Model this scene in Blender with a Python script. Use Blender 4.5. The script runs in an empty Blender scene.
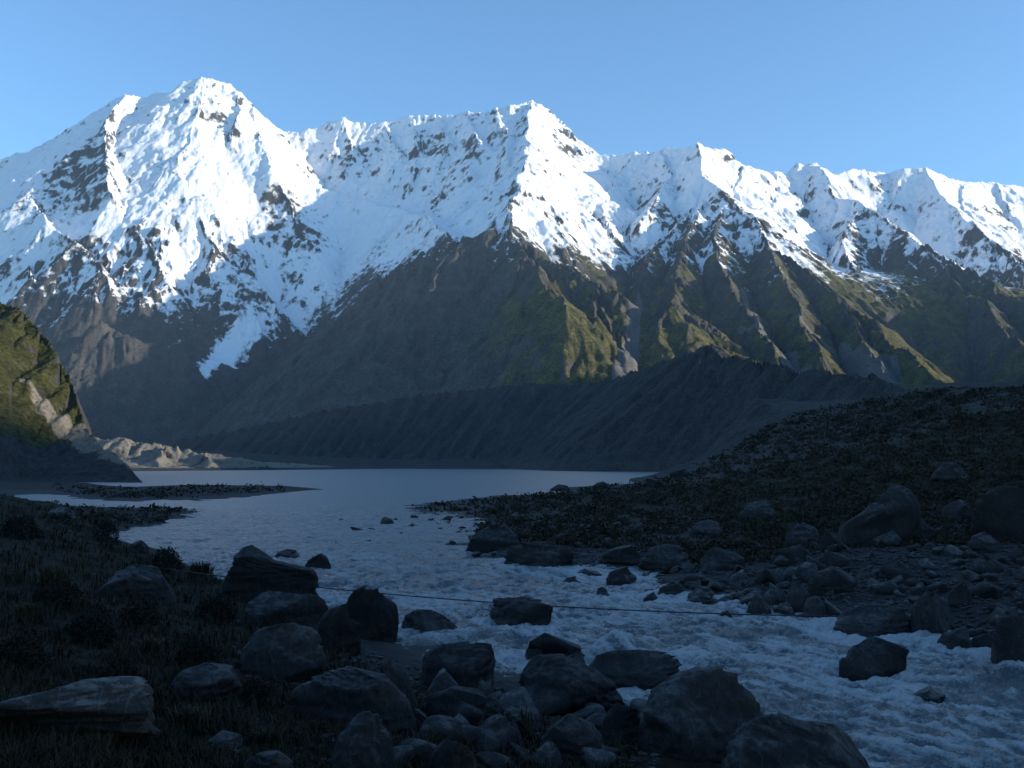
import bpy, math, random
import numpy as np
from mathutils import Vector
rad = math.radians
f32 = np.float32
sc = bpy.context.scene
C = sc.collection

# ------------------------------------------------------------------ camera, sky, sun, exposure
FPX, HOR = 995.0, 463.0                     # focal length in pixels, pixel row of the horizon
PITCH = math.atan((HOR - 384.0) / FPX)
CAMZ = 8.0
cd = bpy.data.cameras.new('camera'); cam = bpy.data.objects.new('camera', cd); C.objects.link(cam)
cd.sensor_width = 36.0; cd.lens = 36.0 * FPX / 1024.0
cd.clip_start = 0.3; cd.clip_end = 60000
cam.location = (0, 0, CAMZ); cam.rotation_euler = (rad(90) + PITCH, 0, 0)
sc.camera = cam

SUN_AZ, SUN_EL = 98.5, 12.0                 # degrees clockwise from the viewing direction (+Y), height
saz, sel = rad(SUN_AZ), rad(SUN_EL)
w = bpy.data.worlds.new('World'); sc.world = w; w.use_nodes = True
nt = w.node_tree; nt.nodes.clear()
sky = nt.nodes.new('ShaderNodeTexSky'); sky.sky_type = 'NISHITA'; sky.sun_disc = False
sky.sun_elevation = sel; sky.sun_rotation = saz
sky.altitude = 900; sky.air_density = 1.0; sky.dust_density = 0.25; sky.ozone_density = 1.6
bg = nt.nodes.new('ShaderNodeBackground'); bg.inputs[1].default_value = 0.14
out = nt.nodes.new('ShaderNodeOutputWorld')
tint = nt.nodes.new('ShaderNodeMix'); tint.data_type = 'RGBA'; tint.blend_type = 'MULTIPLY'; tint.inputs[0].default_value = 1.0
tint.inputs[7].default_value = (.75, 1.06, 1.30, 1)
nt.links.new(sky.outputs[0], tint.inputs[6]); nt.links.new(tint.outputs[2], bg.inputs[0]); nt.links.new(bg.outputs[0], out.inputs[0])
sl = bpy.data.lights.new('sun', 'SUN'); so = bpy.data.objects.new('sun', sl); C.objects.link(so)
sl.energy = 5.0; sl.angle = rad(0.5); sl.color = (1.0, 0.90, 0.76)
SUNV = Vector((math.sin(saz) * math.cos(sel), math.cos(saz) * math.cos(sel), math.sin(sel)))
so.rotation_euler = (-SUNV).to_track_quat('-Z', 'Y').to_euler()
sc.view_settings.view_transform = 'Standard'; sc.view_settings.look = 'None'
sc.view_settings.exposure = 0.74; sc.view_settings.gamma = 1.0
sc.cycles.max_bounces = 5; sc.cycles.volume_bounces = 0
sc.cycles.diffuse_bounces = 1; sc.cycles.glossy_bounces = 2

# ------------------------------------------------------------------ pixel <-> place helpers
cP, sP = math.cos(PITCH), math.sin(PITCH)
def ray(px, py):
    a, b = (px - 512.0) / FPX, (384.0 - py) / FPX
    return a, cP - b * sP, sP + b * cP
def P(px, py, d):
    x, y, z = ray(px, py); k = d / y
    return (x * k, d, CAMZ + z * k)
def sm(e0, e1, x):
    t = np.clip((x - e0) / (e1 - e0), 0, 1); return t * t * (3 - 2 * t)
def WZ(y):                                  # water level: a lake at 0, rapids falling towards the camera
    return -1.25 * (1 - sm(30, 165, np.asarray(y, dtype=float)))
def G(px, py, h=0.0):                       # where the pixel's ray meets height h above the water level
    x, y, z = ray(px, py); d = 100.0
    for _ in range(60):
        d = 0.5 * d + 0.5 * (float(WZ(d)) + h - CAMZ) / (z / y)
    return (x / y * d, d, float(WZ(d)) + h)

# ------------------------------------------------------------------ noise
def h2(ix, iy, seed):
    n = ix.astype(np.uint32) * np.uint32(374761393) + iy.astype(np.uint32) * np.uint32(668265263) + np.uint32((seed * 2246822519) & 0xffffffff)
    n = (n ^ (n >> np.uint32(13))) * np.uint32(1274126177)
    n = (n ^ (n >> np.uint32(16))) * np.uint32(2246822519)
    return n ^ (n >> np.uint32(15))
def perlin(x, y, seed=0):
    x0 = np.floor(x); y0 = np.floor(y)
    fx = (x - x0).astype(f32); fy = (y - y0).astype(f32)
    ix = x0.astype(np.int64); iy = y0.astype(np.int64)
    ux = fx * fx * fx * (fx * (fx * 6 - 15) + 10); uy = fy * fy * fy * (fy * (fy * 6 - 15) + 10)
    def g(dx, dy):
        a = (h2(ix + dx, iy + dy, seed) & np.uint32(0xffff)).astype(f32) * f32(2 * math.pi / 65536)
        return np.cos(a) * (fx - dx) + np.sin(a) * (fy - dy)
    a, b, c, d = g(0, 0), g(1, 0), g(0, 1), g(1, 1)
    return (a + ux * (b - a) + uy * (c - a + ux * (a - b - c + d))) * f32(1.5)
def fbm(x, y, oct=5, seed=0, gain=.5, lac=2.03, ridged=False):
    s = 0; a = 1.0; t = 0
    for i in range(oct):
        n = perlin(x + 17.3 * i, y - 9.1 * i, seed + i * 7)
        if ridged: n = 1 - 2 * np.abs(n)
        s = s + a * n; t += a; a *= gain; x = x * lac; y = y * lac
    return s / t
def erosion(x, y, dx, dy, seed):
    x0 = np.floor(x); y0 = np.floor(y)
    fx = (x - x0).astype(f32); fy = (y - y0).astype(f32)
    ix = x0.astype(np.int64); iy = y0.astype(np.int64)
    va = 0; gx = 0; gy = 0; wt = 0
    for i in (-1, 0, 1):
        for j in (-1, 0, 1):
            n = h2(ix + i, iy + j, seed)
            px = fx - i - ((n & np.uint32(0xffff)).astype(f32) / 65536 * .9 + .05)
            py = fy - j - ((n >> np.uint32(16)).astype(f32) / 65536 * .9 + .05)
            ww = np.maximum(0, 1 - (px * px + py * py) / 1.6); ww = ww * ww * ww
            m = (px * dx + py * dy) * f32(2 * math.pi * 1.8)
            va = va + np.cos(m) * ww; s = -np.sin(m) * ww
            gx = gx + s * dx; gy = gy + s * dy; wt = wt + ww
    wt = wt + 1e-4
    return va / wt, gx / wt, gy / wt

# ------------------------------------------------------------------ landform: ridge lines (pixel, pixel, distance)
RIDGES = []
def ridge(pts, sl, sr, cap=1e9):            # slopes to the left and right of the way it runs
    RIDGES.append(([P(*p) for p in pts], sl, sr, cap))
# the main divide, running left to right: the right side faces the camera
ridge([(-420,300,6000),(-200,235,6000),(-60,192,6000),(0,166,6000),(30,151,6000),(60,135,6050),(85,120,6100),(108,104,6150),(125,97,6150),
       (145,97,6200),(158,91,6250),(172,93,6250),(185,82,6200),(205,80,6200),(228,84,6250),(245,101,6350),(258,120,6400),(275,128,6500),(300,133,6500)], 1.0, 1.02)
ridge([(300,133,6500),
       (318,131,6500),(345,123,6500),(365,127,6480),(385,125,6480),(410,118,6450),(440,118,6400),(465,112,6300),(490,110,6150),(510,107,6150),
       (530,100,6250),(545,112,6250),(570,132,6200),(600,152,6150),(625,152,6100),(660,150,6000),(698,146,5700),(730,157,5800),(760,168,6000),
       (785,179,6200),(800,165,6200),(815,163,6200),(835,176,6300),(860,171,6400),(885,176,6500),(905,170,6400),(925,168,6400),(950,177,6500),
       (975,182,6600),(1024,187,6700),(1120,200,6700),(1300,230,6700)], 1.0, 1.12)
# the pointed snow peak and the dark buttress below it
ridge([(530,100,6250),(528,132,5700),(526,163,5000),(516,195,4500),(508,228,4100)], .92, .95)
ridge([(508,228,4100),(470,240,4090),(437,251,4080),(383,284,4050),(333,326,3980),(285,368,3850),(240,405,3650)], .85, .95)
ridge([(508,228,4100),(527,259,3800),(545,285,3500),(567,313,3200),(562,345,3120),(555,378,3020),(548,392,2960)], .80, 1.0)
ridge([(522,246,3900),(560,264,3750),(590,282,3600),(617,298,3450),(627,322,3350),(621,352,3150),(612,386,3050)], 1.15, .85)
ridge([(600,290,3540),(592,330,3200),(585,384,3000)], .95, .95)
# the dark cirque wall below the lit shelf
ridge([(100,324,3980),(95,326,4010),(60,343,4090),(0,370,4250),(-80,400,5000)], 1.25, .30)
# the long spurs on the right
ridge([(660,150,6000),(668,178,5560),(655,202,5150),(640,222,4850)], .9, 1.0)
ridge([(695,205,5100),(674,228,4750),(650,255,4450),(640,290,4050)], .85, 1.0)
ridge([(698,146,5700),(703,178,5300),(724,192,5000),(750,220,4700),(769,245,4450),(812,278,4100),(859,316,3650),(898,350,3200),(935,384,2800),(960,400,2500)], .85, .95)
ridge([(724,205,4950),(713,240,4450),(724,276,4050),(745,311,3650),(773,354,3150),(792,382,2850)], 1.0, 1.05)
ridge([(765,242,4500),(782,277,4000),(804,327,3450),(824,366,3000)], 1.0, 1.05)
ridge([(836,298,3880),(858,335,3400),(880,372,3000)], .95, 1.0)
ridge([(703,200,5050),(688,240,4500),(676,280,4050),(668,305,3800)], .95, .95)
ridge([(815,163,6200),(835,194,5750),(874,212,5350),(913,241,4950),(949,262,4650),(984,281,4400),(1024,306,4100),(1090,345,3700),(1180,385,3300)], .85, .95)
ridge([(929,252,4850),(950,280,4450),(974,295,4250),(1011,337,3800),(1050,370,3400)], .9, 1.0)
ridge([(862,208,5500),(842,242,5050),(852,275,4650)], .95, 1.05)
ridge([(925,168,6400),(945,202,5900),(985,237,5450),(1022,264,5150),(1080,300,4850)], .9, 1.0)
FACE = len(RIDGES)
def face_hit(px, py):
    x, y, z = ray(px, py); d = np.linspace(2600, 7000, 900).astype(f32)
    hgt = ridge_height((x / y * d).astype(f32), d, RIDGES[:FACE])
    df = hgt - (CAMZ + z / y * d)
    i = int(np.argmax(df >= 0)) if (df >= 0).any() else int(np.argmax(df[400:])) + 400
    return float(d[i])
def rib(pts, s_l, s_r, prot):               # a rib that stands out of the face behind it
    k = len(pts) - 1
    ridge([(px, py, face_hit(px, py) - prot * min(1, .25 + 1.2 * i / k) * (1 if i else .1)) for i, (px, py) in enumerate(pts)], s_l, s_r)

RIBS = [([(125,97),(104,130),(108,165),(113,197)], .95, 1.3, 150),
        ([(252,112),(262,145),(272,172),(290,200),(302,228),(322,250)], .95, 1.25, 190),
        ([(203,94),(198,118),(180,155),(150,188)], 1.0, 1.0, 70),
        ([(30,200),(52,225),(80,246),(102,274),(92,305)], 1.0, 1.15, 170),
        ([(118,205),(148,248),(166,284),(140,305)], .95, 1.15, 150),
        ([(196,215),(215,250),(208,270)], .95, 1.1, 120),
        ([(345,123),(352,150),(345,175)], 1.0, 1.15, 70),
        ([(385,125),(396,150),(392,178)], 1.0, 1.15, 70),
        ([(410,118),(420,150),(408,186)], 1.0, 1.15, 90),
        ([(440,118),(448,145),(440,170)], 1.0, 1.15, 60),
        ([(465,112),(478,140),(470,172)], .7, 1.3, 200),
        ([(495,108),(508,135),(505,160)], .7, 1.3, 200),
        ([(262,166),(310,186),(360,200),(410,212),(450,235)], .15, 1.0, 330),
        ([(300,235),(335,250),(380,262)], .2, 1.0, 90),
        ([(570,132),(580,152),(592,168)], .9, 1.1, 60),
        ([(230,84),(240,110),(232,140)], .95, 1.1, 60),
        ([(170,215),(160,250),(120,290)], .95, 1.1, 90),
        ([(250,250),(246,272)], .9, 1.0, 80),
        ([(20,255),(36,280)], .95, 1.1, 120),
        ([(900,180),(892,205),(905,232)], .95, 1.1, 80),
        ([(960,182),(965,210),(1000,240)], .9, 1.1, 80),
        ([(1000,187),(1010,215),(1040,240)], .9, 1.1, 80),
        ([(780,180),(775,205),(795,235)], .95, 1.1, 80),
        ([(745,165),(738,185),(752,205)], .95, 1.1, 60),
        ([(630,155),(618,180),(600,205),(610,235)], .95, 1.1, 80)]
# the small green spur and the lateral moraine in front of it
ridge([(672,308,3350),(706,343,3180),(740,357,3120),(775,367,3060),(860,382,3000)], .7, .62)
ridge([(672,308,3350),(658,340,3180),(642,374,3060)], .75, .8)
ridge([(672,308,3350),(676,314,3650)], .8, .8)
ridge([(180,440,2050),(250,428,1950),(330,410,1850),(428,395,1800),(480,389,1750),(530,385,1680),(579,386,1580),(621,381,1450),(660,366,1200),(691,354,1080),(706,350,1050),
       (726,358,1020),(769,368,960),(859,378,860),(888,389,800),(930,402,720)], .5, .76)
# the hill on the left, running down towards the outlet
ridge([(-260,190,720),(-90,262,660),(0,305,600),(22,314,585),(40,333,565),(60,361,540),(72,385,525),(82,408,505),(90,433,485),(113,453,455),(146,482,410)], 2.4, .36)
# the dark slope at the right edge
ridge([(1016,388,470),(1036,362,490),(1110,310,530),(1250,240,560)], 1.3, 1.0)
# the pale sunlit moraine heap beyond the outlet
ridge([(60,436,1330),(106,441,1250),(125,440,1240),(142,445,1230),(165,448,1215),(186,453,1200),(215,456,1190),(239,459,1180),(268,465,1150)], .5, .42)
ridge([(165,448,1215),(158,462,1130),(160,470,1080)], .6, .6)
ridge([(205,455,1190),(212,465,1110)], .5, .5)

def warp(x, y):
    s = sm(900, 3000, y).astype(f32)
    a = 6 + 24 * s
    return (x + a * fbm(x / 210, y / 210, 2, 3) + .15 * a * perlin(x / 40, y / 40, 31),
            y + a * fbm(x / 210 + 40, y / 210, 2, 5) + .15 * a * perlin(x / 40, y / 40, 33))
CAPS = True
def ridge_height(x, y, src=None):
    H = np.full(x.shape, -400.0, f32)
    k = (6 + 20 * sm(1500, 4000, y)).astype(f32)
    for pts, s_l, s_r, cap in (src or RIDGES):
        best = np.full(x.shape, -1e4, f32)
        ns = len(pts) - 1
        for si, ((ax, ay, az), (bx, by, bz)) in enumerate(zip(pts[:-1], pts[1:])):
            ex, ey = bx - ax, by - ay; L2 = ex * ex + ey * ey
            tr = ((x - ax) * ex + (y - ay) * ey) / L2
            t = np.clip(tr, 0, 1)
            qx = x - (ax + t * ex); qy = y - (ay + t * ey)
            dist = np.sqrt(qx * qx + qy * qy)
            L = math.sqrt(L2)
            if si == 0 and CAPS: z0 = np.maximum(-tr, 0) * L * 1.6                 # ridges end in a steeper nose
            elif si == ns - 1 and CAPS: z0 = np.maximum(tr - 1, 0) * L * .6
            else: z0 = 0
            side = (ex * qy - ey * qx) / (L * np.maximum(dist, 1e-3))   # +1 left, -1 right
            m = sm(-.7, .7, side)
            z = az + t * (bz - az) - dist * (s_r + (s_l - s_r) * m) - z0
            best = np.maximum(best, z)
        d = np.clip(.5 + .5 * (best - H) / k, 0, 1)                   # smooth maximum
        H = (H + (best - H) * d + k * d * (1 - d)).astype(f32)
    return H

for r_ in RIBS: rib(*r_)

# near ground: control points, interpolated over (bearing, log distance)
CT = []
def hp(px, py, h): CT.append(G(px, py, h))
def dp(px, py, d): CT.append(P(px, py, d))
for p in [(86,501),(80,497),(116,489.5),(199,484.5),(286,486),(325,489.5),(276,493.5),(199,501),(140,501.5),                     # island
          (50,505.5),(140,507),(219,509.5),(186,519),(146,529),(114,537),                                                        # spit
          (340,612),(392,642),(430,640),(470,650),(500,662),(560,664),(628,694),(650,704),(770,716),(866,768),
          (688,472.5),(635,483),(600,485),(558,487.5),(502,495),(428,502.5),(386,513.5),(420,519),(456,519),(450,536),(466,551),(508,567),
          (569,569),(643,567),(690,605),(748,608),(790,616),(835,634),(905,640),(960,648),(1000,658),(1030,672),(1100,700)]: hp(*p, 0)
for p in [(30,499,-.3),(60,501,-.5),(100,503.5,-.5),(160,504,-.6),(220,505,-.7),(300,500,-1.2),(360,497,-1.5),(450,490,-2),(560,480,-2.5),(640,474,-2),(340,480,-3),
          (200,479,-2),(150,481,-1),(140,541,-.3),(180,556,-.4),(214,568,-.5),(240,575,-.6),(200,540,-1),(300,570,-1.2),(280,520,-1.2),(400,560,-1.4),(340,600,-.5),
          (480,600,-1.4),(450,630,-.8),(560,640,-1.2),(620,610,-1.2),(700,640,-1.5),(680,670,-.8),(800,680,-1.5),(760,660,-1.4),(900,720,-1.6),(900,680,-1.4),(1000,720,-1.6),(1000,690,-1),
          (820,740,-.8),(930,768,-1.3),(1060,768,-1.5),(440,525,-.5),(400,518,-.3),(560,600,-1.2),(650,625,-1),
          (200,492,1.0),(140,494,1.0),(270,490,.7),(100,494,.6),(60,514,1.2),(120,516,1.2),(170,512,.7),(100,526,1.0),
          (-300,768,5.0),(-300,600,5.2),(-300,520,5),(0,768,4.3),(150,768,3.4),(300,768,2.7),(400,768,2.3),(500,768,1.8),(600,768,1.4),(700,768,1.0),(800,768,.5),
          (0,700,4.2),(100,700,3.6),(200,700,2.9),(300,700,2.2),(400,700,1.5),(500,705,.9),(580,700,.5),(640,730,.6),(720,740,.5),
          (0,640,4.1),(100,640,3.4),(200,640,2.6),(280,640,1.7),(340,640,.8),(0,580,4.0),(80,580,3.3),(160,590,2.3),(220,602,1.4),(270,615,.8),
          (0,530,3.6),(60,538,2.8),(100,545,2.2),(140,555,1.5),(170,563,1.2),(205,577,1.0),(240,590,.4),(0,496,2.8),(20,500,2.0),(-100,490,3.5),(40,507,1.3),
          (540,545,.9),(500,540,.6),(620,550,.7),(560,520,.8),(480,510,.35),(430,509,.3),(700,575,.7),(640,590,.15),(600,580,-.25),(760,585,.9),(820,600,.8),(900,610,.9),(1000,620,1.1)]: hp(*p)
for p in [(900,560,74),(1000,560,70),(1000,500,112),(850,520,112),(780,540,98),(700,530,113),(600,510,150),(600,495,205),(700,500,180),(660,485,290),(700,478,380),(780,480,240),(800,430,460),
          (900,430,330),(900,470,200),(1000,430,270),(1000,465,160),(1024,385,350),(970,384,370),(940,387,385),(905,395,420),(860,405,500),(760,400,720),(730,440,640),(760,455,420),(1150,385,350),(1150,480,140),(1200,600,65),(1300,700,45),(700,462,650),(700,379,3150),(760,375,3150),(830,382,3100),(900,392,3050),(960,396,3100)]: dp(*p)
for p in [(-120,300,1),(0,300,-2),(-200,320,2),(-100,700,-4),(0,1000,-6),(150,830,-3),(-300,1000,-2),(-150,1270,-3),(80,1250,-3),(-420,1060,2),(-500,1400,20),(0,1700,30),(300,1150,40),(400,800,50),(350,560,34),
          (0,12,2.4),(6,14,1.4),(10,20,.3),(18,24,-1.2),(-3,9,3.6),(3,5,4.4),(-6,6,5.0),(0,2,5.9),(-10,3,6.0),(20,15,-1.2),(30,18,-2.4),(10,9,.6),(0,2500,60),(1200,2500,180),(-1500,2500,60),(0,6000,100),(3000,6000,200),(-3000,6000,100)]:
    CT.append(p)
CT = np.array(CT); 
def q_of(x, y): return np.stack([x / y * 7.0, np.log(y) * 2.2], -1)
cq = q_of(CT[:, 0], CT[:, 1]); cv = CT[:, 2] - WZ(CT[:, 1])
def kern(r): return r
n = len(cq)
A = np.zeros((n + 3, n + 3)); A[:n, :n] = kern(np.linalg.norm(cq[:, None] - cq[None], axis=-1)) - np.eye(n) * 1e-3
A[:n, n] = 1; A[:n, n + 1:] = cq; A[n:, :n] = A[:n, n:].T
sol = np.linalg.solve(A, np.concatenate([cv, [0, 0, 0]]))
def base_height(x, y):
    q = q_of(x, y).astype(f32); z = (sol[n] + q @ sol[n + 1:].astype(f32)).astype(f32)
    for i in range(n):
        z += f32(sol[i]) * np.sqrt((q[..., 0] - f32(cq[i, 0])) ** 2 + (q[..., 1] - f32(cq[i, 1])) ** 2)
    return z + WZ(y).astype(f32)

def make_cols(nf, nc):
    a = np.linspace(-.57, .57, nf); b = np.linspace(.57, .95, nc)[1:]
    return np.concatenate([-b[::-1], a, b])
def grads(z, u, yr):
    X = yr[:, None] * np.ones_like(u)[None]
    zu = np.gradient(z, u, axis=1); zy = np.gradient(z, yr, axis=0)
    zx = zu / yr[:, None]; return zx.astype(f32), (zy - u[None] * zx).astype(f32)

def sheet_mesh(name, X, Y, Z, mat, attrs=None, wrap=False):
    nr, ncol = X.shape
    me = bpy.data.meshes.new(name)
    me.vertices.add(nr * ncol)
    me.vertices.foreach_set('co', np.stack([X, Y, Z], -1).astype(f32).ravel())
    idx = np.arange(nr * ncol).reshape(nr, ncol)
    q = np.stack([idx[:-1, :-1], idx[:-1, 1:], idx[1:, 1:], idx[1:, :-1]], -1).reshape(-1, 4)
    me.loops.add(q.size); me.loops.foreach_set('vertex_index', q.ravel().astype(np.int32))
    me.polygons.add(len(q)); me.polygons.foreach_set('loop_start', np.arange(0, q.size, 4, dtype=np.int32))
    me.polygons.foreach_set('use_smooth', np.ones(len(q), bool))
    me.update(calc_edges=True)
    if attrs is not None:
        ca = me.color_attributes.new('masks', 'FLOAT_COLOR', 'POINT')
        ca.data.foreach_set('color', np.stack(list(attrs) + [np.ones_like(X)] * (4 - len(attrs)), -1).astype(f32).ravel())
    me.materials.append(mat)
    o = bpy.data.objects.new(name, me); C.objects.link(o)
    return o

# ------------------------------------------------------------------ materials
def nodes(name):
    m = bpy.data.materials.new(name); m.use_nodes = True
    t = m.node_tree; t.nodes.clear()
    o = t.nodes.new('ShaderNodeOutputMaterial'); b = t.nodes.new('ShaderNodeBsdfPrincipled')
    t.links.new(b.outputs[0], o.inputs[0])
    return m, t, b
def N(t, kind, **kw):
    nd = t.nodes.new('ShaderNode' + kind)
    for k, v in kw.items():
        if k in nd.inputs: nd.inputs[k].default_value = v
        else: setattr(nd, k, v)
    return nd
def noise(t, vec, scale, detail=5, rough=.55):
    nd = N(t, 'TexNoise'); nd.inputs['Scale'].default_value = scale; nd.inputs['Detail'].default_value = detail
    nd.inputs['Roughness'].default_value = rough
    if vec is not None: t.links.new(vec, nd.inputs['Vector'])
    return nd.outputs['Fac']
def ramp(t, val, stops):
    nd = N(t, 'ValToRGB'); cr = nd.color_ramp
    while len(cr.elements) < len(stops): cr.elements.new(.5)
    for e, (p, c) in zip(cr.elements, stops):
        e.position = p; e.color = (c, c, c, 1) if isinstance(c, (int, float)) else (*c, 1)
    t.links.new(val, nd.inputs[0]); return nd.outputs[0]
def mix(t, fac, a, b):
    nd = N(t, 'Mix', data_type='RGBA')
    for s, v in ((nd.inputs[0], fac), (nd.inputs[6], a), (nd.inputs[7], b)):
        if isinstance(v, bpy.types.NodeSocket): t.links.new(v, s)
        else: s.default_value = v if isinstance(v, float) else (*v, 1)
    return nd.outputs[2]
def mth(t, op, a, b=None):
    nd = N(t, 'Math', operation=op)
    for s, v in zip(nd.inputs, (a, b)):
        if v is None: continue
        if isinstance(v, bpy.types.NodeSocket): t.links.new(v, s)
        else: s.default_value = v
    return nd.outputs[0]
def bump(t, b, h, dist, strength=1.0):
    nd = N(t, 'Bump'); nd.inputs['Strength'].default_value = strength; nd.inputs['Distance'].default_value = dist
    t.links.new(h, nd.inputs['Height']); t.links.new(nd.outputs[0], b.inputs['Normal'])

def terrain_material(name, s, rock_a, rock_b, veg_a, veg_b, scree_a, scree_b, bd):
    m, t, b = nodes(name)
    geo = N(t, 'NewGeometry'); pos = geo.outputs['Position']
    at = N(t, 'VertexColor', layer_name='masks'); sep = N(t, 'SeparateColor'); t.links.new(at.outputs[0], sep.inputs[0])
    n1 = noise(t, pos, 1 / (60 * s), 8, .65); n2 = noise(t, pos, 1 / (9 * s), 6, .6); n3 = noise(t, pos, 1 / (260 * s), 4)
    rock = mix(t, ramp(t, n1, [(.3, 0.0), (.7, 1.0)]), rock_a, rock_b)
    rock = mix(t, ramp(t, n2, [(.38, .0), (.66, .7)]), rock, tuple(c * .35 for c in rock_a))
    veg = mix(t, ramp(t, n1, [(.32, 0.0), (.68, 1.0)]), veg_a, veg_b)
    veg = mix(t, ramp(t, n2, [(.40, .0), (.62, .75)]), veg, tuple(c * .35 for c in veg_a))
    scr = mix(t, ramp(t, n2, [(.3, 0.0), (.7, 1.0)]), scree_a, scree_b)
    def msk(sock, amt=.55):
        v = mth(t, 'ADD', sock, mth(t, 'MULTIPLY', mth(t, 'SUBTRACT', n2, .5), amt))
        return ramp(t, v, [(.38, 0.0), (.62, 1.0)])
    col = mix(t, msk(sep.outputs[1]), rock, veg)
    col = mix(t, msk(sep.outputs[2]), col, scr)
    n4 = noise(t, pos, 1 / (34 * s), 10, .78)
    v = mth(t, 'ADD', sep.outputs[0], mth(t, 'MULTIPLY', mth(t, 'SUBTRACT', n4, .5), 1.4))
    sn = ramp(t, v, [(.36, 0.0), (.47, .55), (.62, 1.0)])
    col = mix(t, sn, col, (.84, .86, .89))
    t.links.new(col, b.inputs['Base Color'])
    b.inputs['Roughness'].default_value = .9
    b.inputs['Specular IOR Level'].default_value = .15
    hh = mth(t, 'ADD', mth(t, 'MULTIPLY', n1, 1.2), mth(t, 'MULTIPLY', n2, .35))
    hh = mth(t, 'ADD', hh, mth(t, 'MULTIPLY', n4, .5))
    bump(t, b, hh, bd, .9)
    return m
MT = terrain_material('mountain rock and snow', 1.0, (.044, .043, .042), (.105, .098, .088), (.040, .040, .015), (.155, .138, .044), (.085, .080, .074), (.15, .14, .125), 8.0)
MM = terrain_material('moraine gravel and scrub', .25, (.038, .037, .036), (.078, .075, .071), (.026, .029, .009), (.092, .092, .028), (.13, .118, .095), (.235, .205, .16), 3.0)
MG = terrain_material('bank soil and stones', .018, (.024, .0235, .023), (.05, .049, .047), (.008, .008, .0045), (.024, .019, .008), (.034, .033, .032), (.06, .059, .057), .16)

# ------------------------------------------------------------------ far range
def far_range():
    u = make_cols(1120, 40); yr = np.geomspace(2050, 7300, 860)
    X = (yr[:, None] * u[None]).astype(f32); Y = np.repeat(yr[:, None], len(u), 1).astype(f32)
    xw, yw = warp(X, Y)
    z = ridge_height(xw, yw)
    b = base_height(X, Y)
    k = 30.0; d = np.clip(.5 + .5 * (z - b) / k, 0, 1); z = b + (z - b) * d + k * d * (1 - d)
    macro = z.copy()
    zx, zy = grads(z, u, yr)
    slope = np.sqrt(zx * zx + zy * zy) + 1e-4
    f, a = 1 / 640.0, 21.0
    ex, ey = zx.copy(), zy.copy()
    amt = (sm(.15, .7, slope) * sm(20, 260, z - 60)).astype(f32)
    calm = sm(-.15, .3, fbm(X / 650, Y / 650, 3, 123)) * sm(900, 1200, z)
    amt = amt * (1 - .7 * calm) * (1 - .45 * sm(950, 1350, z))
    add = 0
    for o in range(7):
        l = np.sqrt(ex * ex + ey * ey) + 1e-4
        dx, dy = -ey / l, ex / l
        v, gx, gy = erosion(X * f + o * 7.7, Y * f + o * 3.1, dx, dy, 11 + o)
        add = add + v * a
        ex = ex + gx * a * f * 3.5; ey = ey + gy * a * f * 3.5
        f *= 1.95; a *= .475
    z = z + add * amt
    high = sm(850, 1250, z)
    z = z + high * (1 - .55 * calm) * (fbm(X / 420, Y / 420, 9, 201, .53) * 62).astype(f32)
    z = z + high * sm(.2, .6, slope) * (np.abs(fbm(X / 120, Y / 120, 6, 211, .55)) * 26).astype(f32)
    crag = sm(-.1, .35, fbm(X / 420, Y / 420, 3, 177)) * (1 - .6 * calm)
    z = z + (fbm(X / 95, Y / 95, 6, 179, .52, ridged=True) * (10 * crag + 5 * sm(1000, 700, z)) * sm(.3, .8, slope)).astype(f32)
    r = fbm(X / 240, Y / 240, 7, 77, .46, ridged=True)
    z = z + (r * 7 * (.35 + amt)).astype(f32) + fbm(X / 34, Y / 34, 4, 99) * 1.6 * (.3 + amt)
    # terraces of ice shelves and rock steps high up
    zt = z + 130 * fbm(X / 600, Y / 600, 4, 41)
    st = 155.0; fr = zt / st - np.floor(zt / st)
    hi = sm(820, 1150, z)
    z = z + hi * .10 * st * (sm(.25, .75, fr) - fr) * sm(-.2, .25, fbm(X / 700, Y / 700, 2, 61))
    zx, zy = grads(z, u, yr); slope = np.sqrt(zx * zx + zy * zy)
    nz = fbm(X / 300, Y / 300, 6, 5, .6)
    n2 = fbm(X / 60, Y / 60, 4, 15, .6)
    rel = np.clip(add * amt / 21.0, -1, 1)
    line = 925 - 215 * sm(-300, -1100, X)
    snow = .5 + np.clip((z - line) / 420, -1, .42) + nz * .50 + n2 * .12 + .12 * fbm(X / 24, Y / 24, 4, 315, .6) - np.clip(slope - 1.0, -.2, 2) * .52 - rel * .22
    return u, yr, X, Y, z, slope, snow, nz, n2, rel
u, yr, X, Y, Z, SL, SN, nz, n2, rel = far_range()
def cast(px, py, u=u, yr=yr, Z=Z):
    x, y, zz = ray(px, py)
    c = int(np.argmin(np.abs(u - x / y))); col = (Z[:, c] - CAMZ) / yr
    i = np.argmax(col >= zz / y); return (float(u[c] * yr[i]), float(yr[i]), float(Z[i, c]))
def path_mask(X, Y, pts, wid):
    m = np.zeros(X.shape, f32)
    for (a, wa), (b, wb) in zip(list(zip(pts, wid))[:-1], list(zip(pts, wid))[1:]):
        ex, ey = b[0] - a[0], b[1] - a[1]; L2 = ex * ex + ey * ey + 1e-6
        t = np.clip(((X - a[0]) * ex + (Y - a[1]) * ey) / L2, 0, 1)
        dd = np.hypot(X - a[0] - t * ex, Y - a[1] - t * ey)
        m = np.maximum(m, 1 - dd / (wa + t * (wb - wa)))
    return m
gl = path_mask(X, Y, [cast(*p) for p in ((400,215),(355,250),(310,280),(275,305),(252,330),(228,352),(206,372))], [330, 290, 230, 165, 115, 85, 50])
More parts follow.
